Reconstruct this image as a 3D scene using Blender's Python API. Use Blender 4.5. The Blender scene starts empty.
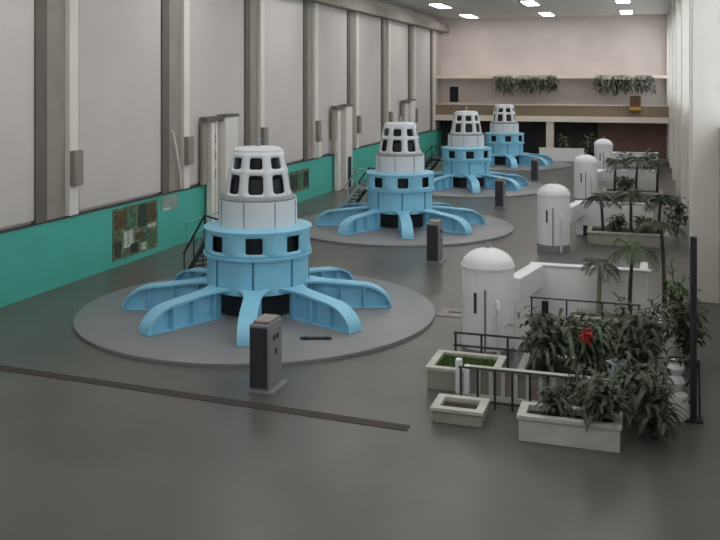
import bpy, bmesh, math, random
from mathutils import Vector, Matrix
R = math.radians
PI = math.pi
scn = bpy.context.scene
col = scn.collection
random.seed(7)

# ------------------------------------------------------------------ materials
def lin(c):
    c /= 255.0
    return c / 12.92 if c <= 0.04045 else ((c + 0.055) / 1.055) ** 2.4

def rgb(t):
    return (lin(t[0]), lin(t[1]), lin(t[2]), 1)

def mat(name, c, rough=0.6, var=0.12, scale=3.0, metal=0.0, bump=0.0, spec=0.4):
    """Paint, plaster or concrete: one base colour broken up by fine and coarse noise."""
    m = bpy.data.materials.new(name)
    m.use_nodes = True
    nt = m.node_tree
    b = nt.nodes['Principled BSDF']
    b.inputs['Roughness'].default_value = rough
    b.inputs['Metallic'].default_value = metal
    b.inputs['Specular IOR Level'].default_value = spec
    tc = nt.nodes.new('ShaderNodeTexCoord')
    n = nt.nodes.new('ShaderNodeTexNoise')
    n.inputs['Scale'].default_value = scale
    n.inputs['Detail'].default_value = 5
    nt.links.new(tc.outputs['Object'], n.inputs['Vector'])
    r = nt.nodes.new('ShaderNodeValToRGB')
    l = rgb(c)
    r.color_ramp.elements[0].position = 0.3
    r.color_ramp.elements[1].position = 0.7
    r.color_ramp.elements[0].color = tuple(v * (1 - var) for v in l[:3]) + (1,)
    r.color_ramp.elements[1].color = tuple(min(1, v * (1 + var)) for v in l[:3]) + (1,)
    nt.links.new(n.outputs['Fac'], r.inputs['Fac'])
    nt.links.new(r.outputs['Color'], b.inputs['Base Color'])
    if bump:
        bp = nt.nodes.new('ShaderNodeBump')
        bp.inputs['Strength'].default_value = bump
        bp.inputs['Distance'].default_value = 0.02
        nt.links.new(n.outputs['Fac'], bp.inputs['Height'])
        nt.links.new(bp.outputs['Normal'], b.inputs['Normal'])
    return m

M = dict(
    floor=mat('floor_screed', (89, 88, 85), 0.32, 0.16, 0.35, spec=0.35),
    plinth=mat('plinth_concrete', (128, 130, 133), 0.4, 0.07, 0.6),
    joint=mat('joint_dark', (58, 50, 45), 0.7),
    plaster=mat('plaster', (186, 178, 172), 0.8, 0.06, 0.5),
    plaster_dark=mat('plaster_weathered', (152, 146, 138), 0.8, 0.1, 0.7),
    panel=mat('wall_panel', (200, 194, 192), 0.7, 0.04, 0.4),
    gap_trim=mat('gap_trim_dark', (104, 98, 92), 0.7, 0.1, 0.8),
    offwhite=mat('offwhite_paint', (224, 219, 213), 0.55, 0.04, 1.0),
    boxgrey=mat('box_grey', (140, 132, 126), 0.55, 0.06, 2.0),
    teal=mat('teal_paint', (78, 178, 164), 0.5, 0.08, 0.7),
    cap=mat('cap_shadow', (70, 72, 72), 0.6),
    blue=mat('blue_enamel', (138, 200, 228), 0.42, 0.05, 1.5, spec=0.5),
    seam=mat('seam_blue', (70, 125, 150), 0.5),
    dark=mat('interior_shade', (30, 36, 42), 0.6),  # near black: the shade of hollows put into the colour
    shaft=mat('shade_dark_grey', (28, 32, 36), 0.45, 0.2, 4),  # near black: shade inside the generator cage put into the colour
    white=mat('white_enamel', (212, 217, 223), 0.45, 0.03, 1.5),
    seamgrey=mat('seam_grey', (120, 122, 125), 0.6),
    ring=mat('ring_grey', (138, 141, 145), 0.5),
    cabinet=mat('cabinet_grey', (128, 126, 130), 0.5, 0.06, 2),
    cabside=mat('cabinet_front', (56, 52, 60), 0.5, 0.12, 2),
    steel=mat('dark_steel', (48, 50, 52), 0.5, 0.15, 5),
    railpale=mat('rail_pale', (176, 182, 180), 0.5),
    railteal=mat('rail_teal', (110, 170, 158), 0.5),
    tank=mat('tank_white', (222, 223, 225), 0.5, 0.03, 0.8),
    parapet=mat('parapet_white', (238, 237, 238), 0.65, 0.04, 0.7),
    planter=mat('planter_concrete', (150, 149, 138), 0.8, 0.12, 2, bump=0.2),
    planterw=mat('planter_white', (186, 186, 178), 0.7, 0.1, 2),
    soil=mat('soil', (58, 50, 42), 0.95, 0.3, 12, bump=0.5),
    grass=mat('grass', (74, 104, 50), 0.9, 0.35, 8),
    leaf=mat('leaf_dull', (86, 98, 74), 0.6, 0.3, 2.5),
    leafd=mat('leaf_dark', (76, 83, 67), 0.6, 0.3, 2.5),
    leafg=mat('leaf_green', (78, 112, 62), 0.6, 0.3, 2.5),
    leafgrey=mat('leaf_grey', (96, 100, 88), 0.7, 0.3, 2.5),
    bark=mat('bark', (140, 134, 122), 0.8, 0.2, 6),
    barkd=mat('bark_dark', (72, 64, 54), 0.8, 0.2, 6),
    red=mat('red_petal', (165, 52, 46), 0.6),
    pot=mat('pot_pale_blue', (150, 166, 174), 0.5, 0.1, 3),
    terra=mat('pot_brown', (96, 72, 54), 0.7),
    yellow=mat('yellow_band', (190, 150, 60), 0.6),
    cream=mat('cream_beam', (228, 216, 204), 0.7, 0.05, 0.6),
    brown=mat('brown_parapet', (140, 124, 104), 0.75, 0.14, 0.5),
    redbrown=mat('redbrown_boards', (128, 102, 88), 0.8, 0.12, 0.6),
    recess=mat('recess_shade', (66, 62, 58), 0.85, 0.2, 0.5),
    endwall=mat('end_plaster', (214, 203, 200), 0.85, 0.06, 0.4),
    ceil=mat('ceiling_paint', (205, 202, 196), 0.9, 0.03, 0.4),
    board=mat('board_mottled', (96, 112, 88), 0.6, 0.6, 2.4),
    photo1=mat('print_brown', (84, 74, 52), 0.5, 0.6, 5),
    photo2=mat('print_green', (70, 110, 82), 0.5, 0.6, 5),
    photo3=mat('print_pale', (170, 180, 168), 0.5, 0.5, 5),
    photo4=mat('print_dark', (46, 62, 52), 0.5, 0.6, 5),
    sign=mat('sign_grey', (140, 158, 150), 0.6, 0.1, 3),
    winframe=mat('window_frame', (196, 198, 198), 0.5),
)

def lamp_mat(name, strength):
    m = bpy.data.materials.new(name)
    m.use_nodes = True
    nt = m.node_tree
    nt.nodes.remove(nt.nodes['Principled BSDF'])
    e = nt.nodes.new('ShaderNodeEmission')
    e.inputs['Color'].default_value = (1.0, 0.97, 0.93, 1)
    e.inputs['Strength'].default_value = strength
    nt.links.new(e.outputs[0], nt.nodes['Material Output'].inputs[0])
    return m

def glass_mat():
    m = bpy.data.materials.new('window_glass')
    m.use_nodes = True
    nt = m.node_tree
    nt.nodes.remove(nt.nodes['Principled BSDF'])
    t = nt.nodes.new('ShaderNodeBsdfTransparent')
    t.inputs['Color'].default_value = (0.93, 0.95, 0.95, 1)
    g = nt.nodes.new('ShaderNodeBsdfGlossy')
    g.inputs['Roughness'].default_value = 0.05
    mx = nt.nodes.new('ShaderNodeMixShader')
    mx.inputs[0].default_value = 0.08
    nt.links.new(t.outputs[0], mx.inputs[1])
    nt.links.new(g.outputs[0], mx.inputs[2])
    nt.links.new(mx.outputs[0], nt.nodes['Material Output'].inputs[0])
    return m

M['lamp'] = lamp_mat('fill_diffuser', 12.0)
M['glass'] = glass_mat()

# ------------------------------------------------------------------ mesh helpers
def new():
    return bmesh.new()

def box(bm, x0, x1, y0, y1, z0, z1):
    v = [bm.verts.new((x, y, z)) for z in (z0, z1) for x, y in ((x0, y0), (x1, y0), (x1, y1), (x0, y1))]
    for q in ((3, 2, 1, 0), (4, 5, 6, 7), (0, 1, 5, 4), (1, 2, 6, 5), (2, 3, 7, 6), (3, 0, 4, 7)):
        bm.faces.new([v[i] for i in q])
    return v

def lathe(bm, prof, n=48, cx=0, cy=0, close=True):
    """Revolve (r, z) pairs about the vertical axis; r = 0 at an end closes it."""
    rings = []
    for r, z in prof:
        if r < 1e-6:
            rings.append([bm.verts.new((cx, cy, z))])
        else:
            rings.append([bm.verts.new((cx + r * math.cos(2 * PI * i / n), cy + r * math.sin(2 * PI * i / n), z)) for i in range(n)])
    for a, b in zip(rings, rings[1:]):
        for i in range(n):
            j = (i + 1) % n
            if len(a) == 1:
                bm.faces.new((a[0], b[j], b[i]))
            elif len(b) == 1:
                bm.faces.new((a[i], a[j], b[0]))
            else:
                bm.faces.new((a[i], a[j], b[j], b[i]))

def tube(bm, pts, r, n=8):
    pts = [Vector(p) for p in pts]
    rings = []
    for i, p in enumerate(pts):
        d = (pts[min(i + 1, len(pts) - 1)] - pts[max(i - 1, 0)]).normalized()
        u = d.cross(Vector((0, 0, 1)))
        if u.length < 1e-3:
            u = Vector((1, 0, 0))
        u.normalize()
        w = d.cross(u)
        rr = r[i] if isinstance(r, (list, tuple)) else r
        rings.append([bm.verts.new(p + (u * math.cos(2 * PI * k / n) + w * math.sin(2 * PI * k / n)) * rr) for k in range(n)])
    for a, b in zip(rings, rings[1:]):
        for k in range(n):
            bm.faces.new((a[k], a[(k + 1) % n], b[(k + 1) % n], b[k]))
    bm.faces.new(rings[0][::-1])
    bm.faces.new(rings[-1])

def holed(bm, fn, u0, u1, v0, v1, h, N=32, p=7.0):
    """A patch u0..u1 x v0..v1 (mapped by fn) with a rounded rectangular opening h = (hu0, hu1, hv0, hv1)."""
    hu, hv = (h[0] + h[1]) / 2, (h[2] + h[3]) / 2
    su, sv = (h[1] - h[0]) / 2, (h[3] - h[2]) / 2
    I, O = [], []
    for k in range(N):
        a = 2 * PI * (k + 0.0) / N
        dx, dy = math.cos(a), math.sin(a)
        q = max(abs(dx), abs(dy))
        s = (abs(dx) ** p + abs(dy) ** p) ** (1 / p)
        I.append(bm.verts.new(fn(hu + su * dx / s, hv + sv * dy / s)))
        ox, oy = dx / q, dy / q
        O.append(bm.verts.new(fn((u0 + u1) / 2 + (u1 - u0) / 2 * ox, (v0 + v1) / 2 + (v1 - v0) / 2 * oy)))
    for k in range(N):
        j = (k + 1) % N
        bm.faces.new((O[k], O[j], I[j], I[k]))

def patch(bm, fn, u0, u1, v0, v1, n=8):
    for k in range(n):
        a, b = u0 + (u1 - u0) * k / n, u0 + (u1 - u0) * (k + 1) / n
        bm.faces.new([bm.verts.new(fn(*q)) for q in ((a, v0), (b, v0), (b, v1), (a, v1))])

def obj(name, bm, m, parent=None, bevel=0.0, solid=0.0, smooth=True, weld=False):
    if weld:
        bmesh.ops.remove_doubles(bm, verts=bm.verts, dist=0.002)
    bmesh.ops.recalc_face_normals(bm, faces=bm.faces)
    me = bpy.data.meshes.new(name)
    bm.to_mesh(me)
    bm.free()
    if smooth:
        me.polygons.foreach_set('use_smooth', [True] * len(me.polygons))
        me.set_sharp_from_angle(angle=R(35))
    me.materials.append(M[m] if isinstance(m, str) else m)
    o = bpy.data.objects.new(name, me)
    col.objects.link(o)
    if parent is not None:
        o.parent = parent
    if solid:
        s = o.modifiers.new('solid', 'SOLIDIFY')
        s.thickness = solid
        s.offset = -1
    if bevel:
        b = o.modifiers.new('bevel', 'BEVEL')
        b.width = bevel
        b.segments = 2
        b.limit_method = 'ANGLE'
    return o

def tag(o, label, cat, group=None):
    o['label'] = label
    o['category'] = cat
    if group:
        o['group'] = group
    return o

def thing(name, label, cat, loc=(0, 0, 0), rz=0.0, group=None):
    o = bpy.data.objects.new(name, None)
    o.empty_display_size = 0.3
    col.objects.link(o)
    o.location = loc
    o.rotation_euler = (0, 0, rz)
    return tag(o, label, cat, group)

def struct(name, bm, m, parent=None, bevel=0.0, smooth=False):
    o = obj(name, bm, m, parent, bevel, smooth=smooth)
    if parent is None:
        o['kind'] = 'structure'
    return o

def dup(o, parent=None):
    c = o.copy()
    col.objects.link(c)
    if parent is not None:
        c.parent = parent
    for ch in list(o.children):
        dup(ch, c)
    return c

def clone(root, loc, label, rz=None):
    c = dup(root)
    c.location = loc
    if rz is not None:
        c.rotation_euler = (0, 0, rz)
    c['label'] = label
    return c

def sbox(name, m, *a, bevel=0.0, parent=None):
    bm = new()
    box(bm, *a)
    return struct(name, bm, m, parent, bevel)

TRIM = [0]
def trim(m, *a, bevel=0.0):
    TRIM[0] += 1
    return sbox('trim_%d' % TRIM[0], m, *a, bevel=bevel)

# ------------------------------------------------------------------ the hall
XL, XR, YE, ZC = -20.5, 2.3, 84.0, 14.0
YN = -6.0
sbox('floor', 'floor', XL - 0.6, XR + 0.6, YN - 0.4, YE + 0.6, -0.3, 0.0)
sbox('ceiling', 'ceil', XL - 0.6, XR + 0.6, YN - 0.4, YE + 0.6, ZC, ZC + 0.3)
sbox('wall_left', 'plaster', XL - 0.5, XL, YN, YE + 0.6, 0.0, ZC)
sbox('wall_end', 'endwall', XL, XR, YE, YE + 0.5, 0.0, ZC)

# teal dado along the left wall with a dark top strip, a shadow line put into its colour
trim('teal', XL, XL + 0.14, YN, YE, 0.0, 2.46)
trim('cap', XL, XL + 0.17, YN, YE, 2.46, 2.53)
# bays of the left wall: white pilaster, tall pale panel, raised dark column, weathered strip
Y0, BAY = 25.0, 7.9
BAYS = list(range(-4, 8))
for k in BAYS:
    y = Y0 + BAY * k
    if y - 0.3 < YN:
        continue
    z0, z1 = 2.53, 12.6
    trim('offwhite', XL, XL + 0.26, y - 0.2, y + 0.3, z0, z1, bevel=0.03)
    if y + 6 < YE:
        trim('panel', XL, XL + 0.12, y + 0.5, min(y + 6.0, YE), z0 + 0.1, z1, bevel=0.02)
    if y + 6.6 < YE:
        trim('gap_trim', XL, XL + 0.2, y + 6.0, y + 6.55, z0, z1)  # dark strip, the shade of a recessed gap put into its colour
        trim('plaster_dark', XL, XL + 0.07, y + 6.62, min(y + 7.65, YE), z0, z1)
# crane runway beam high on the left wall
trim('plaster_dark', XL, XL + 0.9, YN, YE, 12.6, 13.3)

# right wall: sill wall, tall glazed bays between pilasters, header
sbox('wall_right', 'plaster', XR, XR + 0.4, YN, YE, 0.0, 6.0)
trim('plaster', XR, XR + 0.4, YN, YE, 12.2, ZC)
wn = 0
yb = [-5.6, 2.4, 11.4, 20.6, 30.2, 39.2, 48.2, 57.2, 66.2, 75.2, 83.6]
for i, y in enumerate(yb):
    d = 0.85 if i == 4 else 0.5
    trim('offwhite', XR - d, XR + 0.4, y - 0.35, y + 0.35, 0.0, ZC, bevel=0.03)
for a, b in zip(yb, yb[1:]):
    wn += 1
    bm = new()
    ya, ye = a + 0.35, b - 0.35
    for t in range(5):
        yy = ya + (ye - ya) * t / 4
        box(bm, XR + 0.12, XR + 0.22, max(ya, yy - 0.05), min(ye, yy + 0.05), 6.0, 12.2)
    for t in range(6):
        zz = 6.0 + 6.2 * t / 5
        box(bm, XR + 0.13, XR + 0.21, ya, ye, max(6.0, zz - 0.05), min(12.2, zz + 0.05))
    w = struct('window_%d' % wn, bm, 'winframe')
    bm = new()
    box(bm, XR + 0.165, XR + 0.175, ya, ye, 6.0, 12.2)
    obj('pane', bm, 'glass', w, smooth=False)

# unseen near wall, added to block low light: solid below, glazed above
sbox('wall_near_added', 'plaster', XL, XR, YN - 0.4, YN, 0.0, 8.6)
trim('plaster', XL, XR, YN - 0.4, YN, 12.6, ZC)
for i in range(3):
    xa, xe = XL + i * (XR - XL) / 3, XL + (i + 1) * (XR - XL) / 3
    bm = new()
    for t in range(6):
        xx = xa + (xe - xa) * t / 5
        box(bm, max(xa, xx - 0.06), min(xe, xx + 0.06), YN - 0.25, YN - 0.15, 8.6, 12.6)
    for zz in (8.6, 10.6, 12.48):
        box(bm, xa, xe, YN - 0.24, YN - 0.16, zz, zz + 0.12)
    wn += 1
    w = struct('window_%d' % wn, bm, 'winframe')
    bm = new(); box(bm, xa, xe, YN - 0.205, YN - 0.195, 8.6, 12.6)
    obj('pane', bm, 'glass', w, smooth=False)

# gallery across the end wall
trim('cream', XL, XR, 80.9, YE, 3.5, 4.05, bevel=0.02)
trim('brown', XL, XR, 81.0, 81.2, 4.05, 5.1)
trim('cream', XL, XR, 80.95, 81.25, 5.1, 5.2)
trim('recess', XL, -4.6, YE - 0.12, YE, 0.0, 3.5)  # back wall coloured dark, the gallery's shade put into it
trim('redbrown', -4.6, XR, YE - 0.5, YE, 0.0, 3.5)
trim('cream', XL, XR, 82.0, YE, 7.75, 8.1)
for i, x in enumerate((-17.2, -9.0)):
    trim('cream', x - 0.36, x + 0.36, 81.1, 81.8, 0.0, 3.5, bevel=0.03)
sbox('door_1', 'dark', -13.2, -10.6, YE - 0.2, YE - 0.12, 0.0, 2.6)
sbox('dark_window', 'dark', -19.5, -18.6, YE - 0.06, YE, 5.3, 6.9)  # small dark window high on the end wall
# dark inlaid joint across the floor
trim('joint', -20.3, -4.9, 16.85, 17.15, 0.0, 0.012)

# ------------------------------------------------------------------ ceiling lamps added for top fill light
lamp = None
places = [(-16.5, 'left'), (-9.0, 'middle'), (-1.8, 'right')]
for j in range(7):
    for x, nm in places:
        y = 9.0 + j * 11.6
        lab = 'added long white ceiling fill lamp, %s row, %s' % (
            {'left': 'row along the teal wall', 'middle': 'middle', 'right': 'row along the windows'}[nm].replace('row ', '', 1) if nm != 'middle' else 'middle',
            ['over the near floor', 'second from the near end', 'third from the near end', 'fourth from the near end',
             'third from the gallery', 'second from the gallery', 'beside the gallery'][j])
        if lamp is None:
            lamp = thing('added_fill_lamp', lab, 'lamp', (x, y, ZC), 0, 'added ceiling fill lamps')
            bm = new(); box(bm, -0.55, 0.55, -2.1, 2.1, -0.14, 0.0)
            obj('housing', bm, 'offwhite', lamp, 0.02)
            bm = new(); box(bm, -0.5, 0.5, -2.05, 2.05, -0.17, -0.141)
            obj('diffuser', bm, 'lamp', lamp, smooth=False)
        else:
            clone(lamp, (x, y, ZC), lab)

# ------------------------------------------------------------------ left wall fittings
names_bay = {-1: 'near the left edge', 0: 'left of the first tall pale panel', 1: 'behind the nearest generator',
             2: 'beyond the nearest generator', 3: 'past the second white duct', 4: 'behind the second generator'}
jb = None
where = {-1: 'nearest of the row, before the notice board', 0: 'at the near end of the notice board bay',
         1: 'just past the notice board, left of the nearest generator', 2: 'above the nearest generator',
         3: 'between the nearest generator and the second duct', 4: 'just past the second duct',
         5: 'behind the second generator', 6: 'farthest, by the gallery'}
for k in range(-1, 7):
    y = Y0 + BAY * k
    lab = 'grey junction box on white pilaster, ' + where[k]
    if jb is None:
        jb = thing('junction_box', lab, 'junction box', (XL + 0.26, y + 0.05, 4.31), 0, 'junction boxes on the pilasters')
        bm = new(); box(bm, 0.0, 0.22, -0.28, 0.28, -0.65, 0.65)
        obj('case', bm, 'boxgrey', jb, 0.02)
        bm = new(); box(bm, 0.22, 0.24, -0.22, 0.22, -0.56, 0.56)
        obj('cover', bm, 'boxgrey', jb, 0.008)
    else:
        clone(jb, (XL + 0.26, y + 0.05, 4.31), lab)

duct = None
dl = ['tall white duct on the teal wall, behind the nearest generator',
      'tall white duct on the teal wall, left of the second generator',
      'tall white duct on the teal wall, left of the third generator']
for y, lab in zip((36.3, 53.4, 70.0), dl):
    if duct is None:
        duct = thing('ventilation_duct', lab, 'duct', (XL + 0.27, y, 0), 0, 'tall white ducts along the teal wall')
        bm = new(); box(bm, 0.0, 0.5, -0.6, 0.75, 0, 5.75)
        obj('body', bm, 'offwhite', duct, 0.03)
        bm = new(); box(bm, -0.0, 0.55, -0.66, 0.81, 5.75, 5.88)
        obj('top', bm, 'gap_trim', duct, 0.02)
        bm = new(); box(bm, 0.5, 0.52, -0.3, 0.45, 0.05, 2.2)
        obj('opening', bm, 'dark', duct, smooth=False)
        bm = new(); box(bm, 0.0, 0.3, -1.75, -1.4, 0, 5.5)
        obj('post', bm, 'offwhite', duct, 0.03)
        bm = new(); box(bm, 0.0, 0.2, -1.12, -0.9, 0, 5.6)
        obj('post', bm, 'offwhite', duct, 0.03)
        bm = new(); box(bm, 0.0, 0.35, -2.4, -0.6, 5.6, 5.82)
        obj('header', bm, 'gap_trim', duct, 0.02)
        bm = new(); box(bm, 0.0, 0.16, -2.35, -1.9, 2.55, 5.6)
        obj('side_panel', bm, 'plaster_dark', duct)
        for zz in (2.75, 3.7, 4.5):
            bm = new(); box(bm, 0.02, 0.2, -1.4, -1.12, zz, zz + 0.45)
            obj('bracket', bm, 'gap_trim', duct)
    else:
        clone(duct, (XL + 0.27, y, 0), lab)

bx = None
for y, lab in ((48.9, 'small white box above the teal wall, nearer of two'), (51.6, 'small white box above the teal wall, beside the second duct')):
    if bx is None:
        bx = thing('wall_box', lab, 'wall box', (XL + 0.08, y, 3.1), 0, 'small white boxes above the teal wall')
        bm = new(); box(bm, 0.0, 0.35, -0.28, 0.28, -0.55, 0.5); obj('case', bm, 'offwhite', bx, 0.03)
        bm = new(); box(bm, 0.0, 0.4, -0.32, 0.32, 0.5, 0.58); obj('lid', bm, 'boxgrey', bx, 0.01)
    else:
        clone(bx, (XL + 0.08, y, 3.1), lab)

# a thin pale pipe leaning against the wall above the dado
bm = new(); tube(bm, [(XL + 0.27, 31.7, 5.3), (XL + 0.24, 32.0, 4.6), (XL + 0.24, 32.4, 3.3), (XL + 0.15, 32.6, 2.54)], 0.05)
tag(obj('pipe', bm, 'offwhite'), 'thin white pipe slanting down the wall onto the teal dado', 'pipe')

# picture boards on the teal dado
def picture_board(y0, y1, z0, z1, label, cards):
    t = thing('notice_board', label, 'notice board', (XL + 0.14, y0, z0), 0)
    bm = new(); box(bm, 0, 0.03, 0, y1 - y0, 0, z1 - z0)
    obj('backing', bm, 'board', t, smooth=False)
    for (a, b, c, d, m) in cards:
        bm = new(); box(bm, 0.03, 0.045, a, b, c, d)
        obj('picture', bm, m, t, smooth=False)
    return t
picture_board(27.5, 30.95, 0.25, 2.35, 'large mottled green and brown picture board on the teal wall',
              [(0.1, 0.9, 1.25, 2.0, 'photo1'), (1.0, 1.7, 1.2, 1.9, 'photo2'), (1.85, 2.5, 1.1, 2.05, 'photo4'),
               (2.55, 3.3, 1.2, 2.0, 'photo1'), (0.15, 0.6, 0.1, 0.75, 'photo4'), (0.75, 1.5, 0.4, 1.1, 'photo3'),
               (1.3, 1.9, 0.1, 0.5, 'photo4'), (1.7, 2.3, 0.6, 0.9, 'photo1'), (2.1, 2.5, 0.1, 0.4, 'photo3'), (2.5, 3.2, 0.3, 0.8, 'photo2'),
               (2.6, 3.3, 0.95, 1.1, 'photo3')])
picture_board(44.7, 47.9, 0.7, 2.0, 'dark green picture board on the teal wall beside the nearest generator',
              [(0.1, 1.2, 0.2, 1.1, 'photo4'), (1.3, 2.2, 0.3, 1.1, 'photo2'), (2.3, 3.1, 0.2, 1.15, 'photo4')])
t = thing('wall_sign', 'plain grey-green sign plate at the corner of the large picture board', 'sign', (XL + 0.14, 31.0, 1.72))
bm = new(); box(bm, 0, 0.03, 0.0, 1.4, 0, 0.65); obj('plate', bm, 'sign', t, 0.005)
bm = new(); box(bm, 0.03, 0.04, 0.1, 0.75, 0.06, 0.13); obj('strip', bm, 'white', t, smooth=False)

# pale railing standing by the teal wall
t = thing('safety_railing', 'pale green guard railing on the floor beside the teal wall', 'railing', (XL + 1.1, 31.6, 0))
for i in range(5):
    bm = new(); tube(bm, [(0, i * 1.1, 0), (0, i * 1.1, 1.25)], 0.03); obj('post', bm, 'railteal', t)
for z in (0.65, 1.25):
    bm = new(); tube(bm, [(0, -0.05, z), (0, 4.45, z)], 0.03); obj('rail', bm, 'railteal', t)

# ------------------------------------------------------------------ generators
GEN = [(-12.19, 26.9 + 17.72 * k) for k in range(4)]
PH = R(-70)
PLZ = 0.12
for i, (x, y) in enumerate(GEN):
    bm = new()
    lathe(bm, [(0, 0.0), (5.8, 0.0), (5.8, PLZ - 0.03), (5.75, PLZ), (0, PLZ)], 96, x, y)
    struct('floor_plinth_%d' % (i + 1), bm, 'plinth', smooth=True)

def cyl(r):
    return lambda a, z: (r * math.cos(a), r * math.sin(a), z)

def make_generator(label):
    g = thing('hydro_generator', label, 'generator', (0, 0, PLZ), 0, 'hydro generators in a row')
    Z = lambda z: z - PLZ
    # core coloured near black, the shade between the arms put into its colour
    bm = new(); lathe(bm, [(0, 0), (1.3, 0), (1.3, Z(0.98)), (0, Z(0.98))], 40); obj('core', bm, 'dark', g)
    # lower drum with vertical seam ribs
    bm = new(); lathe(bm, [(1.2, Z(0.9)), (1.66, Z(0.86)), (1.66, Z(1.98)), (1.3, Z(1.98))], 64); d = obj('lower_drum', bm, 'blue', g)
    for k in range(8):
        a = PH + k * PI / 4 - R(1)
        bm = new(); box(bm, 1.64, 1.68, -0.035, 0.035, Z(0.95), Z(1.95)); s = obj('seam', bm, 'seam', d); s.rotation_euler = (0, 0, a)
    bm = new(); lathe(bm, [(1.4, Z(1.95)), (1.78, Z(1.95)), (1.78, Z(2.03)), (1.4, Z(2.03))], 64); obj('ledge', bm, 'blue', g)
    # upper drum with eight square openings
    bm = new(); f = cyl(1.73)
    for k in range(8):
        a = PH + k * PI / 4
        holed(bm, f, a - PI / 8, a + PI / 8, Z(2.02), Z(2.8), (a - 0.16, a + 0.16, Z(2.17), Z(2.67)), p=14)
    u = obj('upper_drum', bm, 'blue', g, solid=0.06, weld=True)
    bm = new(); lathe(bm, [(0, Z(2.03)), (1.5, Z(2.03)), (1.5, Z(2.77)), (0, Z(2.77))], 40); obj('inner_shade', bm, 'dark', g)  # dark cylinder behind the openings, their shade put into its colour
    bm = new(); lathe(bm, [(0, Z(2.78)), (1.77, Z(2.78)), (1.77, Z(2.84)), (1.4, Z(2.9)), (0, Z(2.9))], 64); obj('deck', bm, 'blue', g)
    # white exciter housing
    bm = new(); lathe(bm, [(0, Z(2.86)), (1.29, Z(2.86)), (1.27, Z(3.72)), (0, Z(3.72))], 64); e = obj('exciter_housing', bm, 'white', g)
    for k in range(8):
        bm = new(); box(bm, 1.24, 1.293, -0.015, 0.015, Z(2.9), Z(3.7)); s = obj('seam', bm, 'seamgrey', e); s.rotation_euler = (0, 0, PH + R(-16) + k * PI / 4)
    bm = new(); lathe(bm, [(0, Z(3.7)), (1.25, Z(3.7)), (1.25, Z(3.78)), (1.18, Z(3.84)), (0, Z(3.84))], 64); obj('collar', bm, 'ring', g)
    # domed cage with two rows of openings
    c = bpy.data.objects.new('cage', None)
    bm = new()
    def fr(a, z):
        t = (z - 3.82) / (5.26 - 3.82)
        r = 1.11 - 0.23 * t - 0.05 * t * t * t
        return (r * math.cos(a), r * math.sin(a), Z(z))
    for k in range(8):
        a = k * PI / 4
        holed(bm, fr, a - PI / 8, a + PI / 8, 3.82, 4.64, (a - 0.245, a + 0.245, 3.95, 4.55))
        holed(bm, fr, a - PI / 8, a + PI / 8, 4.64, 5.26, (a - 0.235, a + 0.235, 4.74, 5.10))
    c = obj('cage', bm, 'white', g, solid=0.06, weld=True)
    c.rotation_euler = (0, 0, PH)
    bm = new(); lathe(bm, [(0, Z(5.24)), (0.83, Z(5.24)), (0.82, Z(5.32)), (0.68, Z(5.4)), (0, Z(5.44))], 48); obj('cap', bm, 'white', g)
    bm = new(); lathe(bm, [(0, Z(5.4)), (0.09, Z(5.4)), (0.07, Z(5.6)), (0.1, Z(5.62)), (0.08, Z(5.7)), (0, Z(5.72))], 16); obj('finial', bm, 'ring', g)
    bm = new(); lathe(bm, [(0, Z(3.84)), (0.95, Z(3.84)), (0.9, Z(4.4)), (0.7, Z(4.6)), (0.68, Z(5.05)), (0.4, Z(5.1)), (0.3, Z(5.22)), (0, Z(5.22))], 32); obj('rotor_shade', bm, 'shaft', g)  # widened and near black so the cage openings read as shaded
    # eight radial bracket arms: curved top flange, web, stiffeners
    def arm_profile(n=12):
        pr = [(1.55, 1.0), (1.7, 0.99), (1.85, 0.975), (2.05, 0.955), (2.35, 0.93), (3.25, 0.84)]
        cx, cz, rx, rz = 3.3, 0.13, 1.03, 0.7
        for k in range(1, n + 1):
            a = PI / 2 * (1 - k / n)
            pr.append((cx + rx * math.cos(a), cz + rz * math.sin(a)))
        return [(x, Z(z)) for x, z in pr]
    pr = arm_profile()
    def htop(x):
        for (xa, za), (xb, zb) in zip(pr, pr[1:]):
            if xa <= x <= xb:
                return za + (zb - za) * (x - xa) / max(1e-6, xb - xa)
        return 0.02
    bm = new()
    for s in (-0.025, 0.025):
        up = [bm.verts.new((x, s, z)) for x, z in pr]
        lo = [bm.verts.new((x, s, 0.0)) for x, z in pr]
        for i in range(len(pr) - 1):
            bm.faces.new((lo[i], lo[i + 1], up[i + 1], up[i]))
    arm = obj('arm', bm, 'blue', g, smooth=False)
    bm = new()
    th = 0.07
    rings = []
    for i, (x, z) in enumerate(pr):
        xa, za = pr[max(0, i - 1)]; xb, zb = pr[min(len(pr) - 1, i + 1)]
        d = Vector((xb - xa, zb - za)).normalized()
        nx, nz = -d.y, d.x
        hw = 0.265 + 0.27 * min(1, max(0, (2.35 - x) / 0.8)) ** 2
        rings.append([bm.verts.new((x, -hw, z)), bm.verts.new((x, hw, z)), bm.verts.new((x + nx * th, hw, z + nz * th)), bm.verts.new((x + nx * th, -hw, z + nz * th))])
    for a, b in zip(rings, rings[1:]):
        for k in range(4):
            bm.faces.new((a[k], a[(k + 1) % 4], b[(k + 1) % 4], b[k]))
    bm.faces.new(rings[0]); bm.faces.new(rings[-1][::-1])
    obj('top_flange', bm, 'blue', arm)
    bm = new(); box(bm, 1.5, 4.3, -0.22, 0.22, 0.0, 0.03); obj('bottom_flange', bm, 'blue', arm)
    for x in (1.95, 2.75, 3.5):
        bm = new(); box(bm, x - 0.02, x + 0.02, -0.255, 0.255, 0.03, htop(x)); obj('stiffener', bm, 'blue', arm, smooth=False)
    bm = new(); box(bm, 2.08, 2.5, -0.05, 0.05, 0.2, 0.62); obj('access_plate', bm, 'white', arm, 0.01).data.materials[0] = M['blue']
    arm.rotation_euler = (0, 0, PH)
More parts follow.
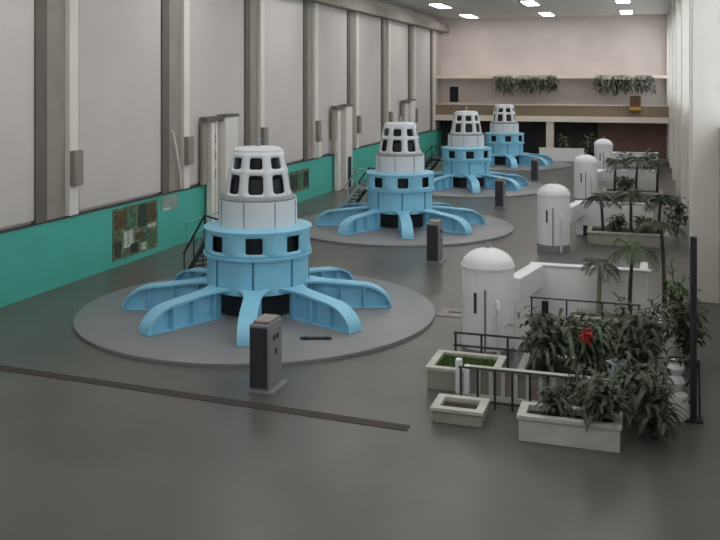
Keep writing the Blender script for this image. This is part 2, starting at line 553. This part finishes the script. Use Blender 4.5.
    for k in range(1, 8):
        dup(arm, g).rotation_euler = (0, 0, PH + k * PI / 4)
    return g, c

gen_labels = ['nearest blue and white generator with domed white cage, by the picture board',
              'second blue and white generator of the row, beyond the nearest one',
              'third blue and white generator of the row, in front of the farthest',
              'farthest blue and white generator, in front of the end gallery']
g0, cage0 = make_generator(gen_labels[0])
g0.location = (GEN[0][0], GEN[0][1], PLZ)
cage_ph = [R(-70), R(-84), R(-68), R(-58)]
for i in (1, 2, 3):
    g = clone(g0, (GEN[i][0], GEN[i][1], PLZ), gen_labels[i])
    for ch in g.children:
        if ch.name.startswith('cage'):
            ch.rotation_euler = (0, 0, cage_ph[i])

# access stairs, one behind each generator, rising to its ledge
def make_stairs(label, pale):
    s = thing('steel_stairs', label, 'stairs', (0, 0, 0), 0, 'steel stairs up to the generators')
    L, H, E = 2.0, 1.72, 3.46          # flight length, platform height, platform end
    for sy in (-0.38, 0.38):
        bm = new()
        prof = ((0, 0), (0.3, 0), (L, H - 0.2), (E, H - 0.14), (E, H), (L - 0.05, H))
        a = [bm.verts.new((x, sy - 0.03, z)) for x, z in prof]
        b = [bm.verts.new((x, sy + 0.03, z)) for x, z in prof]
        bm.faces.new(a); bm.faces.new(b[::-1])
        for k in range(6):
            bm.faces.new((a[k], a[(k + 1) % 6], b[(k + 1) % 6], b[k]))
        obj('stringer', bm, 'railpale' if pale and sy < 0 else 'steel', s, smooth=False)
        bm = new()
        tube(bm, [(0.1, sy, 0.95), (L, sy, H + 0.9), (E, sy, H + 0.9)], 0.04)
        for x, z in ((0.15, 0.12), (1.05, 0.9), (L, H - 0.02), (E - 0.05, H - 0.02)):
            tube(bm, [(x, sy, z), (x, sy, min(z + 0.9, H + 0.9))], 0.03)
        obj('handrail', bm, 'railpale' if pale and sy < 0 else 'steel', s)
    for k in range(7):
        t = (k + 0.8) / 7.6
        bm = new(); box(bm, L * t - 0.12, L * t + 0.14, -0.35, 0.35, H * t - 0.06, H * t - 0.02)
        obj('tread', bm, 'steel', s, smooth=False)
    bm = new(); box(bm, L - 0.02, E, -0.35, 0.35, H - 0.06, H - 0.02); obj('platform', bm, 'steel', s, smooth=False)
    bm = new(); box(bm, -0.12, 0.55, -0.6, 0.6, 0, 0.05); obj('base', bm, 'steel', s, smooth=False)
    return s
st_labels = ['dark steel stairs rising to the nearest generator', 'dark steel stairs with pale handrail rising to the second generator',
             'dark steel stairs rising to the third generator', 'dark steel stairs rising to the farthest generator']
dirv = Vector((4.67, -3.67)).normalized()
s0 = None
for (x, y), lab in zip(GEN, st_labels):
    # foot of the stairs: 5.4 m out from the generator's axis
    fx, fy = x - dirv.x * 5.4, y - dirv.y * 5.4
    rz = math.atan2(dirv.y, dirv.x)
    if 'second' in lab or s0 is None:
        s1 = make_stairs(lab, s0 is not None)
        s1.location = (fx, fy, PLZ); s1.rotation_euler = (0, 0, rz)
        s0 = s0 or s1
    else:
        clone(s0, (fx, fy, PLZ), lab, rz)

# ------------------------------------------------------------------ control cabinets
def make_cabinet(label):
    c = thing('control_cabinet', label, 'cabinet', (0, 0, 0), 0, 'grey control cabinets beside the generators')
    bm = new(); box(bm, -0.25, 0.25, -0.42, 0.42, 0.08, 1.66); obj('body', bm, 'cabinet', c, 0.015)
    bm = new(); box(bm, -0.28, 0.38, -0.46, 0.52, 0, 0.08); obj('base', bm, 'plinth', c, 0.01)
    bm = new(); box(bm, -0.23, 0.23, -0.445, -0.42, 0.14, 1.6); d = obj('door', bm, 'cabside', c, 0.008)
    bm = new(); box(bm, 0.14, 0.17, -0.475, -0.445, 0.85, 1.05); obj('handle', bm, 'steel', d)
    bm = new(); box(bm, 0.25, 0.265, -0.34, 0.34, 0.2, 1.54); p = obj('side_panel', bm, 'cabinet', c, 0.006)
    for y, z in ((-0.1, 1.3), (0.1, 1.3), (0.0, 0.95)):
        bm = new(); box(bm, 0.265, 0.285, y - 0.045, y + 0.045, z - 0.06, z + 0.06); obj('gauge', bm, 'steel', p)
    bm = new(); box(bm, -0.2, 0.22, -0.3, 0.36, 1.66, 1.74); obj('top', bm, 'boxgrey', c, 0.02)
    return c
cab = None
for (x, y, z), lab in zip(((-8.86, 18.05, 0), (-8.35, 32.9, 0), (-8.25, 48.3, 0), (-7.9, 61.5, 0)),
                          ('grey control cabinet in front of the nearest generator', 'grey control cabinet in front of the second generator',
                           'grey control cabinet in front of the third generator', 'grey control cabinet in front of the farthest generator')):
    if cab is None:
        cab = make_cabinet(lab); cab.location = (x, y, z)
    else:
        clone(cab, (x, y, z), lab)

# loose dark bar and floor hatch
t = thing('floor_bar', 'short dark bar lying on the round plinth behind the nearest cabinet', 'bar', (-9.0, 21.6, PLZ), R(18))
bm = new(); box(bm, -0.45, 0.45, -0.06, 0.06, 0, 0.07); obj('bar', bm, 'steel', t, 0.01)
for sx in (-0.3, 0.3):
    bm = new(); box(bm, sx - 0.03, sx + 0.03, -0.08, 0.08, 0, 0.085); obj('clip', bm, 'shaft', t, 0.005)
t = thing('floor_hatch', 'dull floor hatch between the nearest generator and the nearest white tank', 'hatch', (-5.9, 25.9, 0))
bm = new(); box(bm, -0.5, 0.5, -0.5, 0.5, 0, 0.03); obj('cover', bm, 'boxgrey', t, 0.01)
bm = new(); box(bm, -0.2, 0.2, -0.05, 0.05, 0.03, 0.05); obj('handle', bm, 'steel', t, 0.01)

# ------------------------------------------------------------------ white tanks
def make_tank(label):
    k = thing('white_tank', label, 'tank', (0, 0, 0), 0, 'white domed tanks on the right')
    r = 0.71
    bm = new()
    pr = [(0, 0.3), (r, 0.3), (r, 2.5)]
    for i in range(1, 9):
        a = PI / 2 * i / 8
        pr.append((r * math.cos(a) if i < 8 else 0, 2.5 + 0.46 * math.sin(a)))
    lathe(bm, pr, 48); obj('shell', bm, 'tank', k)
    bm = new(); lathe(bm, [(0, 0), (r + 0.02, 0), (r + 0.02, 0.3), (0, 0.3)], 48); obj('base', bm, 'plinth', k)
    bm = new(); lathe(bm, [(r - 0.02, 2.44), (r + 0.025, 2.44), (r + 0.025, 2.52), (r - 0.02, 2.52)], 48); obj('band', bm, 'tank', k)
    bm = new(); lathe(bm, [(0, 2.9), (0.06, 2.9), (0.06, 3.12), (0, 3.12)], 12); obj('nozzle', bm, 'ring', k)
    a = R(-86)
    bm = new(); box(bm, r - 0.02, r + 0.012, -0.03, 0.03, 0.3, 1.95); s = obj('seam', bm, 'seamgrey', k); s.rotation_euler = (0, 0, a)
    bm = new()
    tube(bm, [(r + 0.1, 0, 0.02), (r + 0.1, 0, 1.45), (r + 0.06, 0, 1.6), (r - 0.05, 0, 1.66)], 0.05)
    s = obj('drain_pipe', bm, 'tank', k); s.rotation_euler = (0, 0, R(-60))
    bm = new(); box(bm, r - 0.02, r + 0.03, -0.035, 0.035, 1.3, 1.85)
    s = obj('gauge', bm, 'steel', k); s.rotation_euler = (0, 0, R(-108))
    return k
tk = None
for (x, y), lab in zip(((-4.15, 22.3), (-3.95, 37.1), (-3.6, 52.2), (-3.25, 66.8)),
                       ('white domed tank nearest the front planter', 'white domed tank second in the row, beyond the nearest white parapet',
                        'white domed tank third in the row, half hidden by plants', 'white domed tank farthest down the row, against the end wall')):
    if tk is None:
        tk = make_tank(lab); tk.location = (x, y, 0)
    else:
        clone(tk, (x, y, 0), lab)

# white parapets round the openings, one beyond each tank, with a square duct to the tank
def make_parapet(label):
    p = thing('white_parapet', label, 'parapet', (0, 0, 0), 0, 'white parapets beyond the tanks')
    bm = new(); box(bm, -1.85, 1.75, -0.12, 0.12, 0, 1.6); obj('front_panel', bm, 'parapet', p, 0.03)
    bm = new(); box(bm, 1.5, 1.75, 0.13, 1.6, 0, 1.6); obj('side_panel', bm, 'parapet', p, 0.03)
    bm = new(); box(bm, -1.9, 1.84, -0.16, 0.16, 1.6, 1.67); obj('coping', bm, 'tank', p, 0.015)
    bm = new()
    d = Vector((0.42, 1.55, 0)).normalized(); n = Vector((d.y, -d.x, 0)) * 0.22
    a, b = Vector((-2.1, -2.35, 0)), Vector((-1.66, -0.12, 0))
    vs = [bm.verts.new(q + s * n + Vector((0, 0, z))) for q in (a, b) for s, z in ((-1, 0.95), (1, 0.95), (1, 1.66), (-1, 1.66))]
    bm.faces.new(vs[:4]); bm.faces.new(vs[4:][::-1])
    for i in range(4):
        bm.faces.new((vs[i], vs[(i + 1) % 4], vs[4 + (i + 1) % 4], vs[4 + i]))
    obj('duct', bm, 'tank', p, 0.02)
    bm = new(); box(bm, -1.5, -1.3, -0.25, -0.14, 0, 0.5); obj('foot', bm, 'steel', p)
    return p
pp = None
for (x, y), lab in zip(((-1.7, 26.75), (-1.45, 41.2), (-1.2, 56.0), (-0.9, 70.2)),
                       ('white parapet just behind the nearest white tank', 'white parapet behind the second white tank',
                        'white parapet behind the third white tank', 'white parapet beyond the farthest white tank')):
    if pp is None:
        pp = make_parapet(lab); pp.location = (x, y, 0)
    else:
        clone(pp, (x, y, 0), lab)
t = thing('low_wall', 'low white wall on the floor behind the farthest generator', 'low wall', (-7.4, 77.9, 0))
bm = new(); box(bm, -2.2, 1.9, -0.15, 0.15, 0, 1.15); obj('wall_face', bm, 'parapet', t, 0.02)
bm = new(); box(bm, -2.25, 1.95, -0.2, 0.2, 1.15, 1.22); obj('coping', bm, 'cream', t, 0.01)

# black railings
def railing(label, x0, x1, y, h, n, mid, thick=0.025):
    r = thing('black_railing', label, 'railing', (x0, y, 0))
    L = x1 - x0
    for i in range(n):
        bm = new(); tube(bm, [(L * i / (n - 1), 0, 0), (L * i / (n - 1), 0, h)], thick); obj('post', bm, 'steel', r)
    for z in (h, mid):
        bm = new(); tube(bm, [(-0.05, 0, z), (L + 0.05, 0, z)], thick); obj('rail', bm, 'steel', r)
railing('thin black railing standing before the nearest white parapet', -3.35, -0.2, 25.3, 0.9, 4, 0.28)
railing('black two-bar railing in front of the nearest white tank', -4.75, -2.7, 20.95, 0.95, 4, 0.62, 0.03)
railing('black railing standing on the floor before the white balustrade', -4.1, -0.9, 18.62, 0.9, 9, 0.15, 0.028)

# ------------------------------------------------------------------ planters
def planter(label, x0, x1, y0, y1, h, fill, m='planter', w=0.14, rimm='planterw'):
    p = thing('planter', label, 'planter', (x0, y0, 0))
    X, Y = x1 - x0, y1 - y0
    for a in ((0, X, 0, w), (0, X, Y - w, Y), (0, w, w, Y - w), (X - w, X, w, Y - w)):
        bm = new(); box(bm, *a, 0, h - 0.07); obj('side_panel', bm, m, p, 0.01)
    bm = new(); e = 0.04
    for a in ((-e, X + e, -e, w), (-e, X + e, Y - w, Y + e), (-e, w, w, Y - w), (X - w, X + e, w, Y - w)):
        box(bm, *a, h - 0.07, h)
    obj('rim', bm, rimm, p, smooth=False)
    bm = new(); box(bm, w, X - w, w, Y - w, 0, h - 0.12); obj('soil', bm, 'soil', p, smooth=False)
    if fill == 'grass':
        bm = new(); rnd = random.Random(3)
        for i in range(2600):
            x, y = rnd.uniform(w, X - w), rnd.uniform(w, Y - w)
            a = rnd.uniform(0, 2 * PI); l = rnd.uniform(0.05, 0.13)
            dx, dy = math.cos(a), math.sin(a)
            v = [bm.verts.new((x - dx * 0.012, y - dy * 0.012, h - 0.13)), bm.verts.new((x + dx * 0.012, y + dy * 0.012, h - 0.13)),
                 bm.verts.new((x - dy * 0.04, y + dx * 0.04, h - 0.13 + l))]
            bm.faces.new(v)
        g = obj('grass', bm, 'grass', p, smooth=False)
        g['kind'] = 'stuff'
    return p
planter('concrete planter filled with green grass, left of the white balustrade', -5.1, -3.4, 19.35, 20.75, 0.55, 'grass')
planter('small concrete planter of bare soil, nearest the camera below the balustrade', -4.5, -3.4, 17.5, 18.35, 0.34, 'soil')
planter('long pale planter at the front edge under hanging greenery', -2.55, -0.5, 17.2, 18.0, 0.55, 'soil', 'planterw')
planter('long planter with the red-flowered bush behind the balustrade', -2.95, 0.15, 19.75, 21.3, 0.55, 'soil')
planter('planter against the nearest white parapet with slender palms', -2.2, 0.4, 25.45, 26.4, 0.4, 'soil')
planter('planter of dark palms before the second white parapet', -2.6, 0.9, 38.9, 40.6, 0.6, 'soil')
planter('planter of grey palms before the third white parapet', -2.6, 0.9, 53.2, 55.0, 0.6, 'soil')
planter('planter of shrubs before the farthest white parapet', -2.4, 0.9, 67.4, 69.2, 0.6, 'soil')

t = thing('white_balustrade', 'white ribbed balustrade between the grass planter and the bushes', 'balustrade', (-4.3, 19.0, 0))
bm = new(); box(bm, 0, 3.3, -0.08, 0.08, 0, 0.16); obj('base', bm, 'planterw', t, 0.01)
bm = new(); box(bm, 0.35, 3.3, -0.08, 0.08, 0.74, 0.82); obj('coping', bm, 'planterw', t, 0.01)
bm = new(); box(bm, 0.0, 0.14, -0.1, 0.1, 0.16, 0.95); obj('post', bm, 'tank', t, 0.02)
bm = new(); box(bm, 0.2, 0.34, -0.1, 0.1, 0.16, 0.82); obj('post', bm, 'tank', t, 0.02)
bm = new(); box(bm, 0.35, 3.3, 0.0, 0.05, 0.16, 0.74); obj('panel', bm, 'boxgrey', t, smooth=False)
for i in range(10):
    bm = new(); box(bm, 0.5 + i * 0.29, 0.6 + i * 0.29, -0.06, 0.06, 0.16, 0.74); obj('baluster', bm, 'planterw', t, 0.01)

# ------------------------------------------------------------------ plants
def blade(bm, base, az, L, rise, droop, w, n=6, leaflets=0, rnd=random):
    """One arching leaf; with leaflets it is a feathered palm frond."""
    ca, sa = math.cos(az), math.sin(az)
    side = Vector((-sa, ca, 0))
    pts = []
    for i in range(n + 1):
        t = i / n
        h = L * t * math.cos(rise) * (1 - 0.15 * t)
        z = L * (t * math.sin(rise) - droop * t * t)
        pts.append(Vector(base) + Vector((ca * h, sa * h, z)))
    if not leaflets:
        prev = None
        for i, p in enumerate(pts):
            t = i / n
            ww = w * (0.35 + 1.3 * t) * (1 - t) ** 0.7 * 1.3 + 0.004
            cur = (bm.verts.new(p - side * ww + Vector((0, 0, ww * 0.35))), bm.verts.new(p), bm.verts.new(p + side * ww + Vector((0, 0, ww * 0.35))))
            if prev:
                bm.faces.new((prev[0], prev[1], cur[1], cur[0]))
                bm.faces.new((prev[1], prev[2], cur[2], cur[1]))
            prev = cur
        return
    prev = None
    for i, p in enumerate(pts):
        ww = 0.016 * (1 - i / n) + 0.004
        cur = (bm.verts.new(p - side * ww), bm.verts.new(p + side * ww))
        if prev:
            bm.faces.new((prev[0], prev[1], cur[1], cur[0]))
        prev = cur
    for k in range(leaflets):
        t = 0.12 + 0.86 * k / leaflets
        i = min(n - 1, int(t * n)); f = t * n - i
        p = pts[i].lerp(pts[i + 1], f)
        d = (pts[i + 1] - pts[i]).normalized()
        l = w * (0.45 + 1.1 * math.sin(PI * min(1, t * 0.9 + 0.1))) * rnd.uniform(0.85, 1.1)
        for s in (-1, 1):
            e = p + (side * s * 0.8 + d * 0.6).normalized() * l + Vector((0, 0, -0.35 * l))
            m = p.lerp(e, 0.45) + Vector((0, 0, 0.06 * l))
            q = d * 0.028
            vs = [bm.verts.new(v) for v in (p, m - q, e, m + q)]
            bm.faces.new(vs)

def palm(label, x, y, z, H, crown, nf, m='leaf', bark='bark', tr=0.06, bend=(0, 0), rise=(15, 60), group=None, w=0.22, seed=1, droop=0.75, name='palm'):
    rnd = random.Random(seed)
    t = thing(name, label, 'palm', (x, y, z), 0, group)
    bm = new()
    pts = [(bend[0] * q * q, bend[1] * q * q, H * q) for q in (0, .25, .5, .75, 1)]
    tube(bm, pts, [tr * 1.3, tr, tr, tr * 0.9, tr * 0.8], 10)
    obj('trunk', bm, bark, t)
    for k in range(nf):
        bm = new()
        blade(bm, (bend[0], bend[1], H - 0.03), 2 * PI * k / nf + rnd.uniform(-.25, .25), crown * rnd.uniform(.8, 1.1), R(rnd.uniform(*rise)), droop * rnd.uniform(.8, 1.15), w, 8, 16, rnd)
        obj('frond', bm, m, t, smooth=False)
    return t

def bush(label, x, y, z, rx, h, n, m='leafd', seed=1, w=0.06, flowers=0, name='leafy_bush', cat='bush', group=None):
    rnd = random.Random(seed)
    t = thing(name, label, cat, (x, y, z), 0, group)
    bm = new()
    tips = []
    for k in range(7):
        a = rnd.uniform(0, 2 * PI); r = rx * rnd.uniform(.15, .6)
        tip = Vector((math.cos(a) * r, math.sin(a) * r, h * rnd.uniform(.45, .85)))
        tips.append(tip)
        tube(bm, [(0.05 * math.cos(a), 0.05 * math.sin(a), 0), tip * 0.5 + Vector((0, 0, 0.1 * h)), tip], [0.028, 0.02, 0.012], 6)
    obj('stem', bm, 'barkd', t)
    bm = new()
    for k in range(n):
        tip = rnd.choice(tips)
        b = tip * rnd.uniform(.35, 1.05) + Vector((rnd.gauss(0, .16) * rx, rnd.gauss(0, .16) * rx, rnd.gauss(0, .06) * h))
        b.z = max(b.z, 0.08)
        blade(bm, b, rnd.uniform(0, 2 * PI), rx * rnd.uniform(.35, .75), R(rnd.uniform(5, 65)), rnd.uniform(.5, 1.0), w * rnd.uniform(.7, 1.2), 5, 0, rnd)
    for v in bm.verts:
        v.co.z = max(v.co.z, 0.02)
    obj('foliage', bm, m, t, smooth=False)
    for k in range(flowers):
        bm = new()
        c = Vector((rnd.uniform(-.2, .2), -rx * 0.62 + rnd.uniform(-.12, .12), h * 0.74 + rnd.uniform(-.09, .09)))
        for q in range(34):
            blade(bm, c + Vector((rnd.gauss(0, .03), rnd.gauss(0, .03), rnd.gauss(0, .03))), rnd.uniform(0, 2 * PI), rnd.uniform(.08, .14), R(rnd.uniform(-20, 80)), 0.5, 0.035, 4)
        obj('flower', bm, 'red', t, smooth=False)
    return t

# near bed behind the balustrade
bush('dark leafy bush in front of the nearest white tank, left end of the long planter', -2.35, 20.5, 0.43, 1.0, 1.45, 260, 'leafd', 11)
bush('bush with one red flower cluster in the long planter', -1.35, 20.5, 0.43, 0.95, 1.5, 240, 'leaf', 12, flowers=5, name='flowering_bush')
bush('dark bush at the right end of the long planter, behind the pale blue pot', -0.35, 20.75, 0.43, 1.0, 1.6, 260, 'leafd', 13)
bush('drooping dark green plant in the front planter, left half', -1.85, 17.7, 0.43, 0.6, 0.75, 140, 'leafd', 14, w=0.045, name='trailing_plant', cat='plant')
bush('drooping dark green plant in the front planter, right half', -1.0, 17.6, 0.43, 0.85, 1.1, 220, 'leafd', 15, w=0.055, name='trailing_plant', cat='plant')
bush('tall dark shrub on the floor right of the front planter', 0.15, 18.3, 0.0, 0.85, 1.8, 240, 'leafd', 16)
bush('dark shrub on the floor between the front planter and the balustrade', -1.25, 18.75, 0.0, 0.6, 1.4, 180, 'leafd', 22, w=0.055)
bush('dark shrub on the floor at the right end of the balustrade', -0.35, 19.1, 0.0, 0.75, 1.6, 220, 'leafd', 23, w=0.055)
bush('green shrub standing on the floor beside the right wall pilaster', 1.0, 23.4, 0.0, 0.85, 2.5, 240, 'leaf', 18)
bush('bright green leafy plant by the right wall near the first parapet', 0.85, 25.2, 0.0, 0.6, 2.8, 160, 'leafg', 19, w=0.055)
bush('dull green shrub on the floor behind the long planter', -1.3, 22.9, 0.0, 0.95, 1.3, 200, 'leaf', 20)
bush('dark low shrub on the floor right behind the nearest tank railing', -2.5, 22.9, 0.0, 0.85, 1.3, 200, 'leafd', 21)
bush('dark wide shrub behind the pale blue pot and the long planter', -0.1, 22.7, 0.0, 0.95, 1.8, 240, 'leafd', 24)
# palms by the nearest parapet
palm('slender pale-trunked palm arching in front of the nearest white parapet', -1.4, 25.9, 0.28, 1.65, 1.0, 9, 'leafgrey', 'bark', 0.07, (0.05, 0), group='palms by the nearest parapet', seed=31, w=0.2)
palm('dark-crowned palm above the right end of the nearest white parapet', -0.5, 26.0, 0.28, 2.2, 1.25, 10, 'leaf', 'barkd', 0.06, (0.1, 0), group='palms by the nearest parapet', seed=32)
palm('tall arching palm beside the right wall, beyond the nearest parapet', 0.55, 28.9, 0.0, 2.6, 1.5, 10, 'leaf', 'barkd', 0.07, (-0.1, 0), seed=33)
# beds before the farther parapets
for i, (x, lab, m) in enumerate(((-1.95, 'dark palm at the left of the second bed', 'leafd'), (-0.7, 'dark palm in the middle of the second bed', 'leafd'),
                                 (0.5, 'dark palm at the right of the second bed', 'leafd'))):
    palm(lab + ', before the second white parapet', x, 39.5, 0.48, 1.6 + 0.2 * (i % 2), 1.15, 12, m, 'barkd', 0.07, (0.1 * (i - 1), 0), group='palms in the second bed', seed=40 + i, w=0.3)
bush('dark bush filling the second bed between its palms', -1.35, 39.3, 0.48, 0.75, 1.0, 140, 'leafd', 45, w=0.08)
bush('dark low bush at the right of the second bed, between its palms', -0.1, 39.3, 0.48, 0.7, 0.95, 120, 'leaf', 47, w=0.08)
bush('dark shrub beside the right wall at the second bed', 1.35, 42.4, 0.0, 0.75, 2.3, 120, 'leafd', 46, w=0.09)
for i, (x, lab) in enumerate(((-1.95, 'grey palm at the left of the third bed'), (-0.65, 'grey palm in the middle of the third bed'), (0.6, 'grey palm at the right of the third bed'))):
    palm(lab + ', before the third white parapet', x, 54.1, 0.48, 1.85 + 0.2 * (i % 2), 1.25, 12, 'leafgrey', 'barkd', 0.08, (0.1, 0), group='palms in the third bed', seed=50 + i, w=0.36)
bush('grey-green bush among the palms of the third bed', -1.3, 53.9, 0.48, 0.85, 1.2, 120, 'leafgrey', 55, w=0.1)
bush('pale round shrub in the farthest bed, left one', -1.6, 68.2, 0.48, 0.9, 1.5, 110, 'leafgrey', 56, w=0.12)
bush('pale round shrub in the farthest bed, right one', 0.2, 68.3, 0.48, 0.9, 1.6, 110, 'leafgrey', 57, w=0.12)
# greenery under the gallery
bush('dark green plant under the gallery right of the cream post', -7.6, 80.2, 0.0, 1.1, 2.9, 80, 'leaf', 58, w=0.14)
bush('dark green plant under the gallery left of the farthest tank', -5.2, 80.0, 0.0, 1.2, 2.6, 80, 'leafd', 59, w=0.14)

# foliage trailing from the upper ledge of the end wall
hp = ['hanging greenery on the upper ledge, above the farthest generator', 'hanging greenery on the upper ledge, second from the generators',
      'hanging greenery on the upper ledge, third from the generators', 'hanging greenery on the upper ledge, left of the brown crate',
      'hanging greenery on the upper ledge, straight above the brown crate', 'hanging greenery on the upper ledge, next to the right wall']
for i, (x, lab, m) in enumerate(zip((-13.6, -11.3, -9.3, -3.9, -2.2, -0.3), hp, ('leaf', 'leafd', 'leafd', 'leafgrey', 'leafd', 'leafgrey'))):
    rnd = random.Random(70 + i)
    t = thing('hanging_plant', lab, 'plant', (x, 81.75, 7.75), 0, 'greenery trailing from the upper ledge')
    bm = new(); box(bm, -0.75, 0.75, -0.22, 0.22, -0.1, 0.35); obj('trough', bm, 'planterw', t, 0.02)
    bm = new()
    for k in range(150):
        b = (rnd.uniform(-.85, .85), rnd.uniform(-.3, .1), rnd.uniform(-1.35, .3) * (1 - 0.3 * rnd.random()))
        blade(bm, b, rnd.uniform(0, 2 * PI), rnd.uniform(.35, .7), R(rnd.uniform(-10, 40)), rnd.uniform(.7, 1.3), 0.11, 5)
    obj('foliage', bm, m, t, smooth=False)

t = thing('planter_crate', 'brown crate with yellow band hung on the gallery parapet', 'crate', (-1.05, 80.75, 4.55))
bm = new(); box(bm, -0.5, 0.5, -0.3, 0.2, 0.5, 1.55); obj('crate', bm, 'terra', t, 0.02)
bm = new(); box(bm, -0.52, 0.52, -0.32, 0.2, 0.2, 0.5); obj('band', bm, 'yellow', t, 0.01)
bm = new(); box(bm, -0.42, 0.42, -0.28, 0.18, 0.0, 0.2); obj('base', bm, 'terra', t, 0.01)
bm = new(); box(bm, -0.06, 0.06, -0.33, -0.3, 0.5, 1.5); obj('slat', bm, 'barkd', t)

# pots and ornaments by the front bed
t = thing('plant_pot', 'pale blue round pot among the dark bushes, right of the red flower', 'pot', (-0.62, 20.08, 0.43))
bm = new(); lathe(bm, [(0, 0), (0.17, 0), (0.27, 0.25), (0.26, 0.42), (0.22, 0.5), (0.19, 0.48), (0, 0.42)], 28); obj('bowl', bm, 'pot', t)
bm = new(); lathe(bm, [(0.19, 0.47), (0.26, 0.47), (0.26, 0.52), (0.19, 0.52)], 28); obj('rim', bm, 'pot', t)
t = thing('vase_stand', 'white knobbed vase held in a thin black stand by the right wall', 'vase', (0.62, 19.6, 0))
bm = new(); lathe(bm, [(0, 0.0), (0.3, 0.0), (0.32, 0.2), (0.24, 0.52), (0.12, 0.6), (0.15, 0.7), (0.2, 0.8), (0.15, 0.9), (0.11, 0.95), (0.15, 1.02), (0.19, 1.12), (0.15, 1.22), (0.17, 1.27), (0, 1.25)], 28); obj('vase', bm, 'tank', t)
bm = new()
lathe(bm, [(0.16, 1.28), (0.19, 1.28), (0.19, 1.32), (0.16, 1.32)], 24)
tube(bm, [(-0.45, 0, 1.3), (-0.19, 0, 1.3)], 0.022); tube(bm, [(0.19, 0, 1.3), (0.5, 0, 1.3)], 0.022)
tube(bm, [(0.48, 0, 1.28), (0.38, -0.02, 0.95), (0.2, -0.02, 0.72)], 0.022)
tube(bm, [(-0.43, 0, 1.3), (-0.45, 0, 0.0)], 0.022); tube(bm, [(0.48, 0, 1.3), (0.5, 0, 0.0)], 0.022)
obj('stand', bm, 'steel', t)
t = thing('steel_post', 'dark steel post standing beside the right wall', 'post', (0.98, 19.55, 0))
bm = new(); tube(bm, [(0, 0, 0.03), (0, 0, 4.1)], 0.075, 16); obj('shaft', bm, 'steel', t)
bm = new(); box(bm, -0.2, 0.2, -0.2, 0.2, 0, 0.04); obj('base', bm, 'steel', t)

# ------------------------------------------------------------------ bay length of the hall
# lengths along the hall above are in drawing units; one unit is KY metres, and rows run slightly out of square (SH)
KX, KY, SH = 1.0098, 1.0893, -0.0604
END = 7.9
for o in [q for q in scn.objects if q.parent is None and q.type in ('MESH', 'EMPTY')]:
    nm = o.name
    if nm.startswith(('floor_plinth', 'hydro_generator', 'steel_stairs')):
        continue
    if o.type == 'MESH':                      # built in place: walls, trims, the slanting pipe
        xs = [v.co.x for v in o.data.vertices]
        ys = [v.co.y for v in o.data.vertices]
        kids = [o] + list(o.children)
        for c in kids:
            for v in c.data.vertices:
                x, y = v.co.x, v.co.y
                if min(ys) > 80:
                    v.co.y = y + END
                elif max(ys) < 17.5 and max(xs) < 0 and min(ys) > 16:
                    v.co.y = KY * y + SH * x
                elif max(xs) < -19:
                    v.co.y = KY * y + SH * XL
                    if max(ys) - min(ys) > 80:
                        v.co.y = min(v.co.y, YE + END)
                else:
                    v.co.y = KY * y
                v.co.x = KX * x
    else:
        x, y, z = o.location
        if y > 80:
            o.location = (KX * x, y + END, z)
        else:
            o.location = (KX * x, KY * y + SH * x, z)

# ------------------------------------------------------------------ light
w = bpy.data.worlds.new('sky')
scn.world = w
w.use_nodes = True
bg = w.node_tree.nodes['Background']
sky = w.node_tree.nodes.new('ShaderNodeTexSky')
sky.sky_type = 'HOSEK_WILKIE'
sky.turbidity = 8.0
sky.ground_albedo = 0.5
sky.sun_direction = Vector((0.5, -0.3, 0.8)).normalized()
mix = w.node_tree.nodes.new('ShaderNodeMixRGB')
mix.inputs[0].default_value = 0.85
mix.inputs[2].default_value = (0.9, 0.93, 0.95, 1)
w.node_tree.links.new(sky.outputs[0], mix.inputs[1])
w.node_tree.links.new(mix.outputs[0], bg.inputs[0])
bg.inputs[1].default_value = 2.2

# ------------------------------------------------------------------ camera
a = math.atan(287 / 891)
cam = bpy.data.cameras.new('camera')
cam.sensor_width = 36
cam.lens = 36 * 891 / 720
cam.shift_y = -190 / 720
cam.clip_end = 300
co = bpy.data.objects.new('camera', cam)
col.objects.link(co)
co.location = (0, 0, 7.6)
co.rotation_euler = (PI / 2, 0, a)
scn.camera = co

vs = scn.view_settings
vs.view_transform = 'Standard'
vs.look = 'None'
vs.exposure = 0.45
vs.gamma = 1
vs.use_curve_mapping = False
